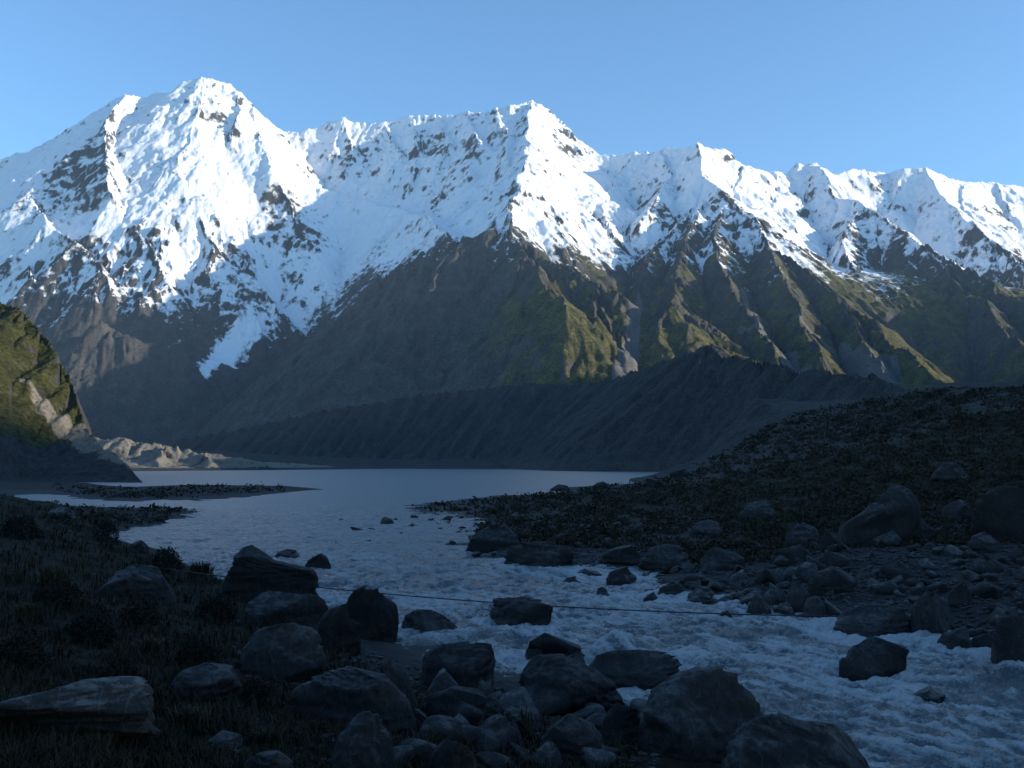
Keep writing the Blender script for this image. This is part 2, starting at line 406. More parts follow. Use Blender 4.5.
SN = np.maximum(SN, np.where(gl > 0, .16 + gl * .95 + nz * .75 + n2 * .6 + .35 * fbm(X / 22, Y / 22, 4, 333, .6), -1))
rk = np.zeros_like(Z)
for px_, py_, r_ in [(70,182,330),(92,172,200),(292,212,240),(304,238,200),(655,192,200),(668,215,170),(872,228,280),(900,252,260),(472,150,170),(566,146,150),(742,214,240),(700,235,220),(985,258,260),(60,262,230),(122,262,210),(225,268,180),(355,158,150),(430,150,130),(300,283,150),(272,318,120)]:
    cx_, cy_, cz_ = cast(px_, py_)
    rk = np.maximum(rk, 1 - np.hypot(X - cx_, (Y - cy_) * .8) / r_)
rkm = sm(-.05, .6, rk + nz * .45 + n2 * .3)
SN = SN - rkm * (.30 + .30 * nz - .55 * n2)
ser = np.clip(gl * 2.2, 0, 1) * sm(1250, 900, Z)
Z = (Z + ser * (fbm(X / 46, Y / 46, 4, 401, .6, ridged=True) * 9 + fbm(X / 14, Y / 14, 3, 405) * 4)).astype(f32)
VEG = np.clip(1.3 - (SL - .75) * .9 + nz * .9 + n2 * .4 - (Z - 500) / 900, 0, 1) * sm(-1500, -300, X + .05 * Y + 400 * nz)
fans = [[(743,290),(765,335),(800,372)], [(800,318),(842,350),(880,378)], [(640,300),(632,345),(625,378)], [(868,345),(890,362),(915,385)], [(740,330),(790,360),(815,382)]]
SC = np.zeros_like(Z)
for fpts in fans:
    SC = np.maximum(SC, sm(0, .5, path_mask(X, Y, [cast(*p) for p in fpts], [14, 32, 48]) + n2 * .25 + nz * .2))
SC = np.maximum(SC, .25 * sm(.2, .6, -rel + nz * .3 - .15) * sm(1100, 500, Z) * sm(.5, .9, SL))
VEG *= 1 - SC * .6
VEG *= 1 - .6 * sm(350, -250, X + 160 * nz - .02 * (Y - 3000)) * sm(2600, 2900, Y)  # cover thinned left of the buttress: barer scree, plus its shade deepened by colour
mr = sheet_mesh('mountain_range', X, Y, Z, MT, (np.clip(SN, 0, 1), VEG, SC)); mr['kind'] = 'structure'

# ------------------------------------------------------------------ middle ground: moraines, hill, lake bed
def mid_ground(u, yr):
    X = (yr[:, None] * u[None]).astype(f32); Y = np.repeat(yr[:, None], len(u), 1).astype(f32)
    xw, yw = warp(X, Y)
    z = ridge_height(xw, yw); b = base_height(X, Y)
    k = (4 + 10 * sm(500, 1500, Y)).astype(f32)
    d = np.clip(.5 + .5 * (z - b) / k, 0, 1); z = b + (z - b) * d + k * d * (1 - d) * d
    zx, zy = grads(z, u, yr); slope = np.sqrt(zx * zx + zy * zy) + 1e-4
    far = sm(400, 1100, Y)
    f, a = 1 / 85.0, 6.0
    amt = (sm(.2, .55, slope) * sm(2, 25, z)).astype(f32)
    ex, ey = zx.copy(), zy.copy(); add = 0
    for o in range(4):
        l = np.sqrt(ex * ex + ey * ey) + 1e-4
        v, gx, gy = erosion(X * f + o * 5.7, Y * f + o * 2.1, -ey / l, ex / l, 51 + o)
        add = add + v * a
        ex = ex + gx * a * f * 2.2; ey = ey + gy * a * f * 2.2
        f *= 1.9; a *= .52
    z = z + add * amt * (.55 + .45 * far) * np.where((X < -60) & (Y < 800), .45, 1)
    land = sm(.3, 5, z)
    z = z + land * (fbm(X / 45, Y / 45, 6, 21, .55, ridged=True) * (2.6 + 1.0 * sm(-60, -120, X) * sm(900, 700, Y)) + fbm(X / 9, Y / 9, 4, 27) * .9) * (.6 + .8 * far)
    zx, zy = grads(z, u, yr); slope = np.sqrt(zx * zx + zy * zy)
    nz = fbm(X / 90, Y / 90, 5, 8, .6); n2 = fbm(X / 14, Y / 14, 4, 18, .6)
    hill = (X < -60) & (Y < 800)
    veg = np.where(hill, .95 - np.clip(slope - .9, 0, 2) * .5 + nz * .6 + n2 * .4, .2 + nz * .9 + n2 * .3 - sm(.3, .6, slope) * .5)
    veg = np.where(hill, veg * sm(8, 26, z + 8 * nz), veg)
    veg = np.where((X > 80) & (Y < 900) , .25 + nz * .8 + n2 * .3 - sm(.45, .8, slope) * .6, veg)
    veg = np.where((Y > 1400) & (X > 150), .9 + nz * .6 - sm(.7, 1.1, slope) * .4, veg)
    pm = path_mask(X, Y, [P(20,392,500), P(45,400,490), P(75,425,480), P(95,450,465), P(140,478,430)], [5, 9, 14, 13, 8])
    scr = sm(.15, .7, pm + n2 * .8 + nz * .5) * sm(0, .12, pm) * .62
    pale = (X < -150) & (Y > 1000) & (Y < 1330) & (X > -900) & (z > 2.5) & (X < -230)
    near_r = (X > 60) & (Y < 760) & (X > .12 * Y)
    veg = np.where(near_r, .1 + nz * .6, veg); scr = np.where(near_r, 0.0, scr)
    scr = np.where(pale, .7 + n2 * .8 + nz * .4, scr); veg = np.where(pale, veg * .2, veg)
    return X, Y, z, np.clip(veg, 0, 1), np.clip(scr, 0, 1)
u2 = make_cols(1000, 30); y2 = np.geomspace(290, 2060, 520)
X2, Y2, Z2, V2, S2 = mid_ground(u2, y2)
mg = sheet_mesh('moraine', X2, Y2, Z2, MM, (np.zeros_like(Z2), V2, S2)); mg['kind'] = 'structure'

# ------------------------------------------------------------------ near ground: both banks and the river bed
def near_ground():
    u = make_cols(760, 30); yr = np.geomspace(3, 292, 760)
    X = (yr[:, None] * u[None]).astype(f32); Y = np.repeat(yr[:, None], len(u), 1).astype(f32)
    wx = X + (.02 * Y + .25) * fbm(X / 6, Y / 6, 3, 3); wy = Y + (.03 * Y + .25) * fbm(X / 6 + 9, Y / 6, 3, 4)
    z = base_height(wx, wy)
    xw, yw = warp(X, Y); r = ridge_height(xw, yw)
    z = np.maximum(z, r)
    h = z - WZ(Y)
    land = sm(-.15, .9, h)
    left = sm(5, -15, X - .05 * Y)
    z = z + land * (fbm(X / 7, Y / 7, 5, 21, .5) * (.45 + .25 * sm(60, 200, Y)) + fbm(X / 1.6, Y / 1.6, 5, 27, .55, ridged=True) * .16 * (1 + .5 * sm(50, 150, Y)))
    z = z + sm(-.8, .3, h) * fbm(X / .5, Y / .5, 4, 37, .6) * .06
    nz = fbm(X / 8, Y / 8, 5, 8, .6); n2 = fbm(X / 1.2, Y / 1.2, 4, 18, .6)
    rocky = sm(40, 8, np.abs(Y - 72)) * sm(8, 20, X) 
    veg = np.clip(sm(.5, 1.6, h) * 1.1 + nz * .7 + n2 * .3 - rocky * sm(6, 2.2, h) * .9, 0, 1)
    scr = np.clip(sm(.9, .1, h) * .8 + nz * .4 + rocky * .3, 0, 1) * (1 - veg)
    i0 = int(np.searchsorted(yr, 205)) - 3
    zm = mid_ground(u, yr[i0:])[2]; bl = sm(215, 288, Y[i0:])
    z[i0:] = z[i0:] * (1 - bl) + zm * bl
    return X, Y, z, veg, scr, u, yr
X3, Y3, Z3, V3, S3, u3, y3 = near_ground()
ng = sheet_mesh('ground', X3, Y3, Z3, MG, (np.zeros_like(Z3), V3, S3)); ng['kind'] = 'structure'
def ground_at(x, y):
    c = int(np.clip(np.searchsorted(u3, x / y), 1, len(u3) - 1)); r = int(np.clip(np.searchsorted(y3, y), 1, len(y3) - 1))
    tu = (x / y - u3[c - 1]) / (u3[c] - u3[c - 1]); ty = (y - y3[r - 1]) / (y3[r] - y3[r - 1])
    a = Z3[r - 1, c - 1] * (1 - tu) + Z3[r - 1, c] * tu; b2 = Z3[r, c - 1] * (1 - tu) + Z3[r, c] * tu
    return float(a * (1 - ty) + b2 * ty)
def gcast(px, py):                           # first ground or water point under a pixel
    x, y, zz = ray(px, py); uu = x / y; s = zz / y
    c = int(np.clip(np.searchsorted(u3, uu), 0, len(u3) - 1))
    col = (np.maximum(Z3[:, c], WZ(y3)) - CAMZ) / y3
    ok = (col >= s) & (y3 > 8)
    if not ok.any() : return cast(px, py, u2, y2, np.maximum(Z2, 0))
    i = int(np.argmax(ok)) if ok.any() else len(y3) - 1
    return (uu * float(y3[i]), float(y3[i]), float(max(Z3[i, c], WZ(y3[i]))))

# ------------------------------------------------------------------ the mountain outside the frame that shades the valley
def shade_ridge():
    n2v = (-SUNV.y, SUNV.x); l = math.hypot(SUNV.x, SUNV.y); s = (SUNV.x / l, SUNV.y / l); nn = (-s[1], s[0])
    te = math.tan(sel)
    # height of the shadow's upper edge at the line x*s = 0, against the position along the ridge
    tab = [(-4000, 500), (-1500, 450), (-300, 300), (100, 190), (250, 150), (330, 125), (372, 115), (392, 88), (403, 95), (412, 102), (425, 100), (445, 78), (490, 66), (600, 80), (880, 100), (1035, 98), (1070, 106), (1110, 118), (1200, 160), (1320, 280), (1500, 400), (2300, 480), (2750, 500), (2900, 400), (2990, 250), (3080, 130), (3300, 0), (3800, -200), (4400, -700)]
    qs = np.linspace(-4000, 4200, 420); z0 = np.interp(qs, [a for a, _ in tab], [b for _, b in tab])
    L = 2600.0
    ts = np.linspace(-1, 1, 61)
    Q, T = np.meshgrid(qs, ts, indexing='ij')
    crest = z0 + L * te
    Wd = 1500.0
    D = T * Wd
    rough = fbm(Q / 260, D / 260, 5, 71, .5, ridged=True)
    Zm = crest[:, None] * (1 - np.abs(T)) ** 1.05 + rough * 60 * np.minimum(1, np.abs(T) * 3)
    Xm = nn[0] * Q + s[0] * (L + D); Ym = nn[1] * Q + s[1] * (L + D)
    z0a = np.zeros_like(Zm)
    o = sheet_mesh('mountain_ridge', Xm, Ym, Zm, MT, (sm(700, 1100, Zm), np.clip(.7 + rough, 0, 1), z0a)); o['kind'] = 'structure'
shade_ridge()

# ------------------------------------------------------------------ tags
def tag(o, label=None, cat=None, group=None, kind=None):
    if label: o['label'] = label
    if cat: o['category'] = cat
    if group: o['group'] = group
    if kind: o['kind'] = kind
    return o

# ------------------------------------------------------------------ boulders
import bmesh
def ico(n):
    bm = bmesh.new(); bmesh.ops.create_icosphere(bm, subdivisions=n, radius=1)
    v = np.array([p.co[:] for p in bm.verts]); f = np.array([[q.index for q in p.verts] for p in bm.faces]); bm.free(); return v, f
ICO = {n: ico(n) for n in (3, 4, 5)}
def n3(v, f, seed, oct=4, ridged=False):
    v = v * f + seed * 3.71
    return (fbm(v[:, 0] + .37 * v[:, 2], v[:, 1] - .21 * v[:, 2], oct, seed, .5, ridged=ridged) + fbm(v[:, 1] + .3 * v[:, 0], v[:, 2] + 5.2, oct, seed + 3, .5, ridged=ridged) + fbm(v[:, 2] + .2 * v[:, 1], v[:, 0] + 11.7, oct, seed + 5, .5, ridged=ridged)) / 1.7
def rock_shape(seed, level=4, planes=12, soft=22.0, rough=1.35):
    rg = np.random.RandomState(seed); v, f = ICO[level]
    nn = rg.normal(size=(planes, 3)); nn /= np.linalg.norm(nn, axis=1)[:, None]
    hh = rg.uniform(.62, 1.0, planes)
    dd = np.maximum(v @ nn.T, .02) / hh[None]
    r = (dd ** soft).sum(1) ** (-1 / soft)
    p = v * r[:, None]
    p = p * (1 + .10 * rough * n3(p, 1.3, seed, 3)[:, None] + .07 * rough * n3(p, 3.2, seed + 9, 4, True)[:, None] + .018 * rough * n3(p, 11, seed + 4, 3)[:, None])
    lo, hi = p.min(0), p.max(0)
    return (p - lo) / (hi - lo) * 2 - 1, f       # fills the box -1..1
def mesh_of(name, v, f, mat, smooth=True):
    me = bpy.data.meshes.new(name); me.from_pydata(v.tolist(), [], f.tolist())
    me.polygons.foreach_set('use_smooth', np.full(len(me.polygons), smooth)); me.materials.append(mat); return me
def rock_material(name, ca, cb, lich, wet):
    m, t, b = nodes(name)
    tc = N(t, 'TexCoord'); geo = N(t, 'NewGeometry'); pos = geo.outputs['Position']
    n1 = noise(t, pos, .8, 7, .62); n2 = noise(t, pos, 5.0, 6, .65); n4 = noise(t, pos, 22.0, 4, .6)
    oi = N(t, 'ObjectInfo')
    c = mix(t, ramp(t, n1, [(.3, 0.0), (.7, 1.0)]), ca, cb)
    c = mix(t, ramp(t, n2, [(.45, 0.0), (.68, .7)]), c, tuple(x * .4 for x in ca))
    c = mix(t, mth(t, 'MULTIPLY', oi.outputs['Random'], .45), c, tuple(x * .5 for x in ca))
    sx = N(t, 'SeparateXYZ'); t.links.new(geo.outputs['Normal'], sx.inputs[0])
    up = ramp(t, mth(t, 'ADD', sx.outputs[2], mth(t, 'MULTIPLY', mth(t, 'SUBTRACT', n1, .5), 1.6)), [(.45, 0.0), (.95, 1.0)])
    li = mth(t, 'MULTIPLY', up, ramp(t, noise(t, pos, 2.6, 8, .7), [(.47, 0.0), (.57, 1.0)]))
    c = mix(t, li, c, lich)
    wv = N(t, 'TexWave'); wv.inputs['Scale'].default_value = .55; wv.inputs['Distortion'].default_value = 9; wv.inputs['Detail'].default_value = 3; wv.inputs['Detail Scale'].default_value = 1.4
    t.links.new(tc.outputs['Object'], wv.inputs['Vector'])
    c = mix(t, ramp(t, wv.outputs['Fac'], [(.985, 0.0), (.998, .30)]), c, tuple(min(1, x * 2.1) for x in cb))
    if wet:
        pz = N(t, 'SeparateXYZ'); t.links.new(pos, pz.inputs[0])
        wl = mth(t, 'ADD', pz.outputs[2], mth(t, 'MULTIPLY', n1, -1.0))
        wm = N(t, 'MapRange'); t.links.new(wl, wm.inputs[0]); wm.inputs[1].default_value = -1.2; wm.inputs[2].default_value = -.2; wm.inputs[3].default_value = 1; wm.inputs[4].default_value = 0
        c = mix(t, mth(t, 'MULTIPLY', wm.outputs[0], .65), c, tuple(x * .35 for x in ca))
        rr = N(t, 'MapRange'); t.links.new(wm.outputs[0], rr.inputs[0]); rr.inputs[3].default_value = .8; rr.inputs[4].default_value = .35
        t.links.new(rr.outputs[0], b.inputs['Roughness'])
    else: b.inputs['Roughness'].default_value = .85
    b.inputs['Specular IOR Level'].default_value = .3
    t.links.new(c, b.inputs['Base Color'])
    bump(t, b, mth(t, 'ADD', mth(t, 'ADD', mth(t, 'MULTIPLY', n1, .8), mth(t, 'MULTIPLY', n2, .5)), mth(t, 'MULTIPLY', n4, .16)), .22, .9)
    return m
RD = rock_material('dark wet rock', (.008, .008, .009), (.023, .023, .023), (.045, .045, .044), True)
RM = rock_material('grey rock', (.012, .012, .013), (.036, .036, .036), (.075, .075, .072), True)
RP = rock_material('pale lichen rock', (.022, .023, .024), (.065, .065, .064), (.14, .14, .135), False)
RIVER_ROCKS = []
def boulder(outline, label, mat, seed, deep=.8, cat='boulder', level=5, group=None, name='boulder', river=False, planes=13, base=None):
    pts = outline
    if len(pts) == 4 and not hasattr(pts[0], '__len__'):     # a plain box: left, top, right, bottom
        x0, y0, x1, y1 = pts; rg = np.random.RandomState(seed + 77); wd = x1 - x0; hg = y1 - y0; a = rg.uniform(.12, .3, 2); k = rg.uniform(.25, .75)
        pts = [(x0, y1), (x0 + .02 * wd, y0 + hg * rg.uniform(.45, .7)), (x0 + wd * a[0], y0 + hg * rg.uniform(.12, .3)), (x0 + wd * k, y0), (x1 - wd * a[1], y0 + hg * rg.uniform(.05, .35)), (x1 - .01 * wd, y0 + hg * rg.uniform(.4, .75)), (x1, y1)]
    px = np.array(pts, float); top, bot = px[:, 1].min(), px[:, 1].max(); cx = .5 * (px[0, 0] + px[-1, 0])
    gx, gy, gz = gcast(cx, base or bot)
    m = gy / FPX
    it = int(np.argmin(px[:, 1])); lv = np.linspace(0, 1, 24)
    L = px[:it + 1][::-1]; R = px[it:]
    yy = top + (bot - top) * (1 - lv)
    def side(arr):
        o = np.argsort(arr[:, 1], kind='stable'); return np.interp(yy, arr[o, 1], arr[o, 0])
    le, ri = side(L), side(R)
    v, f = rock_shape(seed, level, planes)
    h = (v[:, 2] + 1) / 2
    bury = .40
    hz = (h - bury) / (1 - bury)                   # below 0: under the ground
    bins = np.clip((h * 23.99).astype(int), 0, 23)
    mn = np.array([v[bins == i, 0].min() if (bins == i).any() else 0 for i in range(24)]); mxx = np.array([v[bins == i, 0].max() if (bins == i).any() else 0 for i in range(24)])
    c = np.linspace(.5 / 24, 1 - .5 / 24, 24)
    xm, xM = np.interp(h, c, mn), np.interp(h, c, mxx)
    t = np.clip((v[:, 0] - xm) / np.maximum(xM - xm, .05), -.05, 1.05)
    hc = np.clip(hz, 0, 1); l2, r2 = np.interp(hc, lv, le), np.interp(hc, lv, ri)
    wpx = px[:, 0].max() - px[:, 0].min()
    depth = wpx * m * deep
    X = ((l2 + (r2 - l2) * t) - cx) * m
    Zz = np.where(hz > 0, hz, hz * .8) * (bot - top) * m * 1.0
    yb0 = np.array([v[bins == i, 1].min() if (bins == i).any() else 0 for i in range(24)]); yb1 = np.array([v[bins == i, 1].max() if (bins == i).any() else 0 for i in range(24)])
    y0_, y1_ = np.minimum(np.interp(h, c, yb0), -.2), np.maximum(np.interp(h, c, yb1), .2)
    wy = np.clip((.85 - h) / .3, 0, 1)             # the foot stays as deep as the body, so nothing overhangs the ground
    vy = np.where(v[:, 1] < 0, v[:, 1] * (1 + wy * (np.minimum(1 / -y0_, 2.6) - 1)), v[:, 1] * (1 + wy * (np.minimum(1 / y1_, 2.6) - 1)))
    Yy = (vy * .5 + .42) * depth
    k = (gy + Yy) / gy                             # keeps its outline when it has depth
    vv = np.stack([X, Yy, Zz], 1)
    me = mesh_of(name, vv, f, mat)
    o = bpy.data.objects.new(name, me); C.objects.link(o); o.location = (gx, gy, gz - .06 * (bot - top) * m); o.rotation_euler = (0, 0, -math.atan2(gx, gy))
    tag(o, label, cat, group)
    if river: RIVER_ROCKS.append((gx, gy + depth * .4, wpx * m * .5))
    return o
BIG = [
 ([(226,600),(226,575),(233,555),(243,545),(252,544),(262,551),(275,560),(300,566),(316,570),(321,582),(319,605)], 'tallest dark boulder on the left bank, with a peaked left end and long sloping top', RD, .7, False),
 ([(240,632),(246,604),(266,592),(300,593),(322,600),(331,628)], 'pale slab leaning at the foot of the peaked dark boulder on the left bank', RM, .5, False),
 ([(336,640),(343,612),(348,596),(356,586),(368,583),(378,586),(386,598),(396,604),(399,622),(397,637)], 'upright rounded dark boulder with a stepped right shoulder by the left waterline', RD, .8, False),
 ([(398,640),(404,620),(415,612),(432,613),(448,622),(458,632),(461,641)], 'low humped dark rock just right of the upright rounded boulder, in the shallows', RD, .8, True),
 ([(312,655),(318,625),(330,608),(345,604),(358,615),(362,652)], 'dark boulder tucked between the pale slab and the upright rounded boulder', RD, .8, False),
 ([(240,682),(244,648),(258,630),(290,625),(318,634),(326,660),(323,684)], 'broad grey boulder with a cracked flat top below the peaked boulder', RM, .8, False),
 ([(288,728),(292,697),(320,677),(350,674),(385,681),(408,705),(416,726)], 'long rounded grey boulder lying across the lower left bank, before the cracked one', RM, .7, False),
 ([(328,778),(338,738),(360,718),(378,718),(392,745),(398,778)], 'grey wedge rock at the bottom edge, below the long rounded boulder', RM, .8, False),
 ([(370,716),(374,668),(390,662),(408,680),(420,715)], 'narrow slanting dark rock right of the long rounded boulder', RD, .9, False),
 ([(417,692),(424,658),(440,648),(470,646),(492,648),(496,664),(495,692)], 'flat topped dark block at the edge of the small side pool', RD, .8, False),
 ([(424,724),(430,700),(450,690),(480,694),(500,712),(505,728)], 'low dark rock in front of the flat topped block', RD, .8, False),
 ([(491,630),(489,612),(494,603),(515,600),(545,600),(551,608),(551,626),(545,630)], 'oblong streaked boulder standing alone in the middle of the rapids', RD, .8, True),
 ([(527,655),(533,640),(545,632),(560,633),(575,645),(585,657),(583,668)], 'slanting dark rock in the rapids below the oblong streaked boulder', RD, .8, True),
 ([(583,690),(590,668),(603,656),(640,654),(675,655),(685,662),(684,682),(670,693)], 'long flat grey boulder jutting into the river at bottom centre', RM, .6, True),
 ([(513,716),(520,682),(535,665),(560,662),(590,675),(618,692),(627,714)], 'big dark boulder sloping down to the right, left of the long flat one', RD, .8, False),
 ([(634,760),(645,708),(665,690),(695,679),(728,677),(745,690),(760,712),(769,730),(772,762)], 'largest grey boulder at bottom centre with a smooth domed top', RM, .8, False),
 ([(722,800),(730,746),(745,731),(780,724),(805,735),(835,738),(850,752),(869,778),(872,804)], 'angular grey rock at the bottom edge, right of the largest domed boulder', RM, .8, False),
 ([(-60,745),(-48,715),(-10,702),(30,693),(75,687),(112,690),(142,695),(150,712),(148,742)], 'pale lichen covered slab lying in the tussock at bottom left', RP, .5, False),
 ([(98,600),(110,577),(130,566),(155,568),(174,598)], 'weathered grey boulder half sunk in the scrub on the left bank', RM, .8, False),
 ([(165,702),(180,674),(205,667),(232,672),(243,702)], 'rounded grey rock in the grass right of the pale slab', RM, .8, False),
 ([(832,642),(838,622),(852,610),(880,606),(903,609),(908,624),(906,642)], 'large rounded boulder at the right shore where the cable ends', RM, .8, True),
 ([(912,640),(914,610),(924,595),(936,592),(949,605),(952,638)], 'tall pale grey boulder with a white band on the right shore', RP, .8, False),
 ([(993,668),(997,636),(1006,617),(1022,610),(1044,612),(1052,672)], 'big grey boulder cut off by the right edge of the photo, at the water', RM, .8, True),
 ([(839,684),(843,662),(855,649),(872,642),(895,643),(907,653),(905,673),(896,685)], 'dark wet boulder with a pale streak, washed by the rapids at right', RD, .8, True),
 ([(904,705),(912,697),(930,691),(944,697),(945,705)], 'low dark rock barely above the rapids, downstream of the streaked wet boulder', RD, 1.0, True),
 ([(836,546),(842,524),(868,508),(880,491),(893,481),(908,484),(918,500),(922,544)], 'huge pointed boulder with a pale ridge, rising from the right bank', RM, .7, False),
 ([(973,542),(976,506),(985,488),(1005,483),(1038,484),(1044,542)], 'huge square dark boulder high on the bank at the right edge', RD, .7, False),
 ([(502,570),(505,549),(520,543),(540,545),(565,545),(574,554),(574,570)], 'long grey ledge rock sloping into the water on the right shore', RM, .7, True),
 ([(465,552),(472,536),(488,527),(505,526),(518,535),(520,552)], 'dark mound rock at the far point of the right shore', RD, .8, True),
 ([(598,612),(606,600),(618,600),(628,612)], None, RD, 1, True),
]
for i, (ol, lab, mt, dp_, rv) in enumerate(BIG):
    if lab: boulder(ol, lab, mt, 100 + i * 3, dp_, river=rv)
SMALLER = [
 ((275,550,300,560), 'flat dark stone in the river, just beyond the peaked boulder', RD, True), ((306,553,331,570), 'dark stone awash right of the peaked boulder', RD, True),
 ((771,545,812,566), 'wide grey rock above the cobbles on the right bank', RM, False), ((786,522,819,545), 'dome shaped rock behind the wide grey rock on the right bank', RM, False),
 ((820,528,841,552), 'upright dark rock left of the huge pointed boulder', RD, False), ((906,518,934,541), 'dark rock at the right foot of the huge pointed boulder', RD, False),
 ((872,531,904,546), 'flat slab in front of the huge pointed boulder', RM, False), ((970,531,998,553), 'grey rock at the left foot of the huge square boulder', RM, False),
 ((972,552,1002,575), 'rounded dark rock below the huge square boulder', RD, False), ((1011,543,1036,565), 'grey stone at the right edge below the huge square boulder', RM, False),
 ((809,568,857,594), 'broad grey rock in the middle of the right bank cobbles', RM, False), ((817,550,851,569), 'long rock directly behind the broad grey rock on the cobbles', RM, False),
 ((793,564,818,581), 'pale rock touching the left end of the broad grey rock', RP, False), ((764,584,785,606), 'pale upright stone near the waterline left of the shore cobbles', RP, False),
 ((786,578,810,612), 'tall grey stone standing among the shore cobbles', RM, False), ((748,595,771,619), 'dark square stone at the waterline, left end of the shore row', RD, True),
 ((774,603,795,618), 'pale low stone second in the shore row, beside the dark square one', RP, True), ((804,597,828,619), 'grey stone third in the shore row, left of the cable boulder', RM, True),
 ((949,582,971,607), 'blocky grey stone behind the tall pale boulder with the white band', RM, False), ((938,629,971,655), 'dark rock at the water between the white banded boulder and the edge boulder', RD, True),
 ((971,634,1000,657), 'dark rock leaning against the boulder cut off by the right edge', RD, True), ((933,461,967,482), 'grey outcrop showing through the scrub above the huge pointed boulder', RM, False),
 ((574,570,601,578), 'flat stone awash in the river off the long grey ledge', RD, True), ((562,577,581,587), 'low stone awash left of the flat one off the ledge', RD, True),
 ((606,566,637,588), 'dark twin topped rock in the shallows by the right shore', RD, True), ((596,588,609,598), 'small stone in front of the dark twin topped rock', RD, True),
 ((643,593,658,604), 'dark stone midway along the shallow gravel edge at right', RD, True), ((657,583,685,601), 'grey angular stone at the gravel edge, left of the pale oval one', RM, True),
 ((686,588,719,605), 'pale oval stone at the gravel edge of the right shore', RP, True), ((720,611,732,621), 'small round stone alone in the current off the right shore', RD, True),
 ((600,545,645,566), 'grey rock shelf at the scrub edge behind the twin topped rock', RM, False), ((129,540,148,552), 'dark rock at the waterline beside the left bank bushes', RD, False),
 ((48,508,74,517), 'pale boulder at the root of the grassy spit', RP, False), ((243,755,292,785), 'grey rock showing at the bottom edge below the grass', RM, False),
 ((209,736,241,748), 'flat grey stone lying in the foreground grass', RM, False), ((395,708,428,735), 'pale stone among the dark rocks at bottom centre', RP, False),
 ((470,725,520,760), 'dark block in the foreground, below the big sloping boulder', RD, False), ((540,720,600,765), 'rough dark boulder filling the bottom edge left of the domed one', RD, False),
 ((600,705,642,745), 'wet dark rock wedged left of the largest domed boulder', RD, False), ((430,740,475,780), 'dark rock at the bottom edge beside the grass', RD, False),
 ((560,655,590,690), 'dark rock squeezed between the slanting rock and the long flat boulder', RD, False), ((600,640,638,652), None, RD, True),
 ((640,478,664,487), 'dark rock on the lake shore where the bank meets the water', RD, False), ((592,481,612,489), 'small dark rock on the lake side of the right bank', RD, False),
 ((550,484,570,491), 'grey rock on the crest of the low point by the lake', RD, False), ((670,468,690,477), 'dark rock where lake, bank and moraine meet', RD, False),
 ((740,500,775,520), 'grey rock in the brown scrub of the right bank', RM, False), ((690,520,722,536), 'dark rock in the scrub nearer the right shore', RD, False),
 ((640,545,690,570), 'dark hummock rock at the scrub edge above the gravel', RD, False), ((700,548,745,572), 'dark rounded rock right of the hummock rock', RD, False),
 ((945,500,972,520), 'pale rock left of the huge square boulder', RM, False), ((880,560,915,580), 'grey rock above the white banded boulder', RM, False),
]
for i, (bx, lab, mt, rv) in enumerate(SMALLER):
    if lab: boulder(bx, lab, mt, 400 + i * 3, .9, level=4, river=rv, cat='rock', name='rock')
GR = 'loose rocks along the river'
# ------------------------------------------------------------------ loose stones, built from a few shared shapes
rng = random.Random(5)
STONES = [mesh_of('stone', rock_shape(900 + i, 3, 11, 8)[0], ICO[3][1], (RD, RM, RM, RP)[i % 4]) for i in range(12)]
def stone(px, py, wpx, label, group, asp=None, river=False, sink=.33):
    gx, gy, gz = gcast(px, py); m = gy / FPX; wd = wpx * m
    o = bpy.data.objects.new('stone', rng.choice(STONES)); C.objects.link(o)
    a = asp or rng.uniform(.55, .85)
    o.scale = (wd * .5, wd * .5 * rng.uniform(.7, 1), wd * .5 * a); o.rotation_euler = (rng.uniform(-.25, .25), rng.uniform(-.25, .25), rng.uniform(0, 6.28))
    o.location = (gx, gy, gz + wd * .5 * a * (1 - 2 * sink)); tag(o, label, 'stone', group)
    if river: RIVER_ROCKS.append((gx, gy, wd * .5))
for px, py, wd in [(386,525,18),(357,532,11),(372,531,7),(414,519,9),(431,522,9),(446,521,12),(367,543,13),(412,527,8),(342,521,5),(395,521,7),(378,518,6),(452,545,10),(462,530,9),(470,556,12),(400,535,6),(440,530,6),(338,545,8),(624,592,10),(634,598,9)]:
    stone(px, py, wd, 'small dark stone poking out of the rapids', 'stones standing in the river', .6, True, .35)
k = 0
while k < 190:
    px, py = rng.uniform(640, 1060), rng.uniform(548, 650)
    lo = np.interp(px, [640, 690, 750, 835, 910, 1000, 1060], [585, 604, 612, 630, 640, 655, 675])
    if py > lo - 1 or py < np.interp(px, [640, 760, 850, 1060], [570, 556, 548, 552]): continue
    stone(px, py, rng.uniform(6, 19) if rng.random() < .8 else rng.uniform(18, 28), 'grey cobble in the loose stone field along the right river bank', 'cobbles of the right bank'); k += 1
for k in range(26):
    stone(rng.uniform(445, 640), rng.uniform(515, 566), rng.uniform(5, 13), 'small dark stone on the low point of the right bank', 'stones on the low right point')
for k in range(60):
    px = rng.uniform(345, 660); stone(px, rng.uniform(np.interp(px, [345, 660], [672, 712]), 770), rng.uniform(16, 52), 'dark stone wedged among the big foreground boulders', 'stones among the foreground boulders')

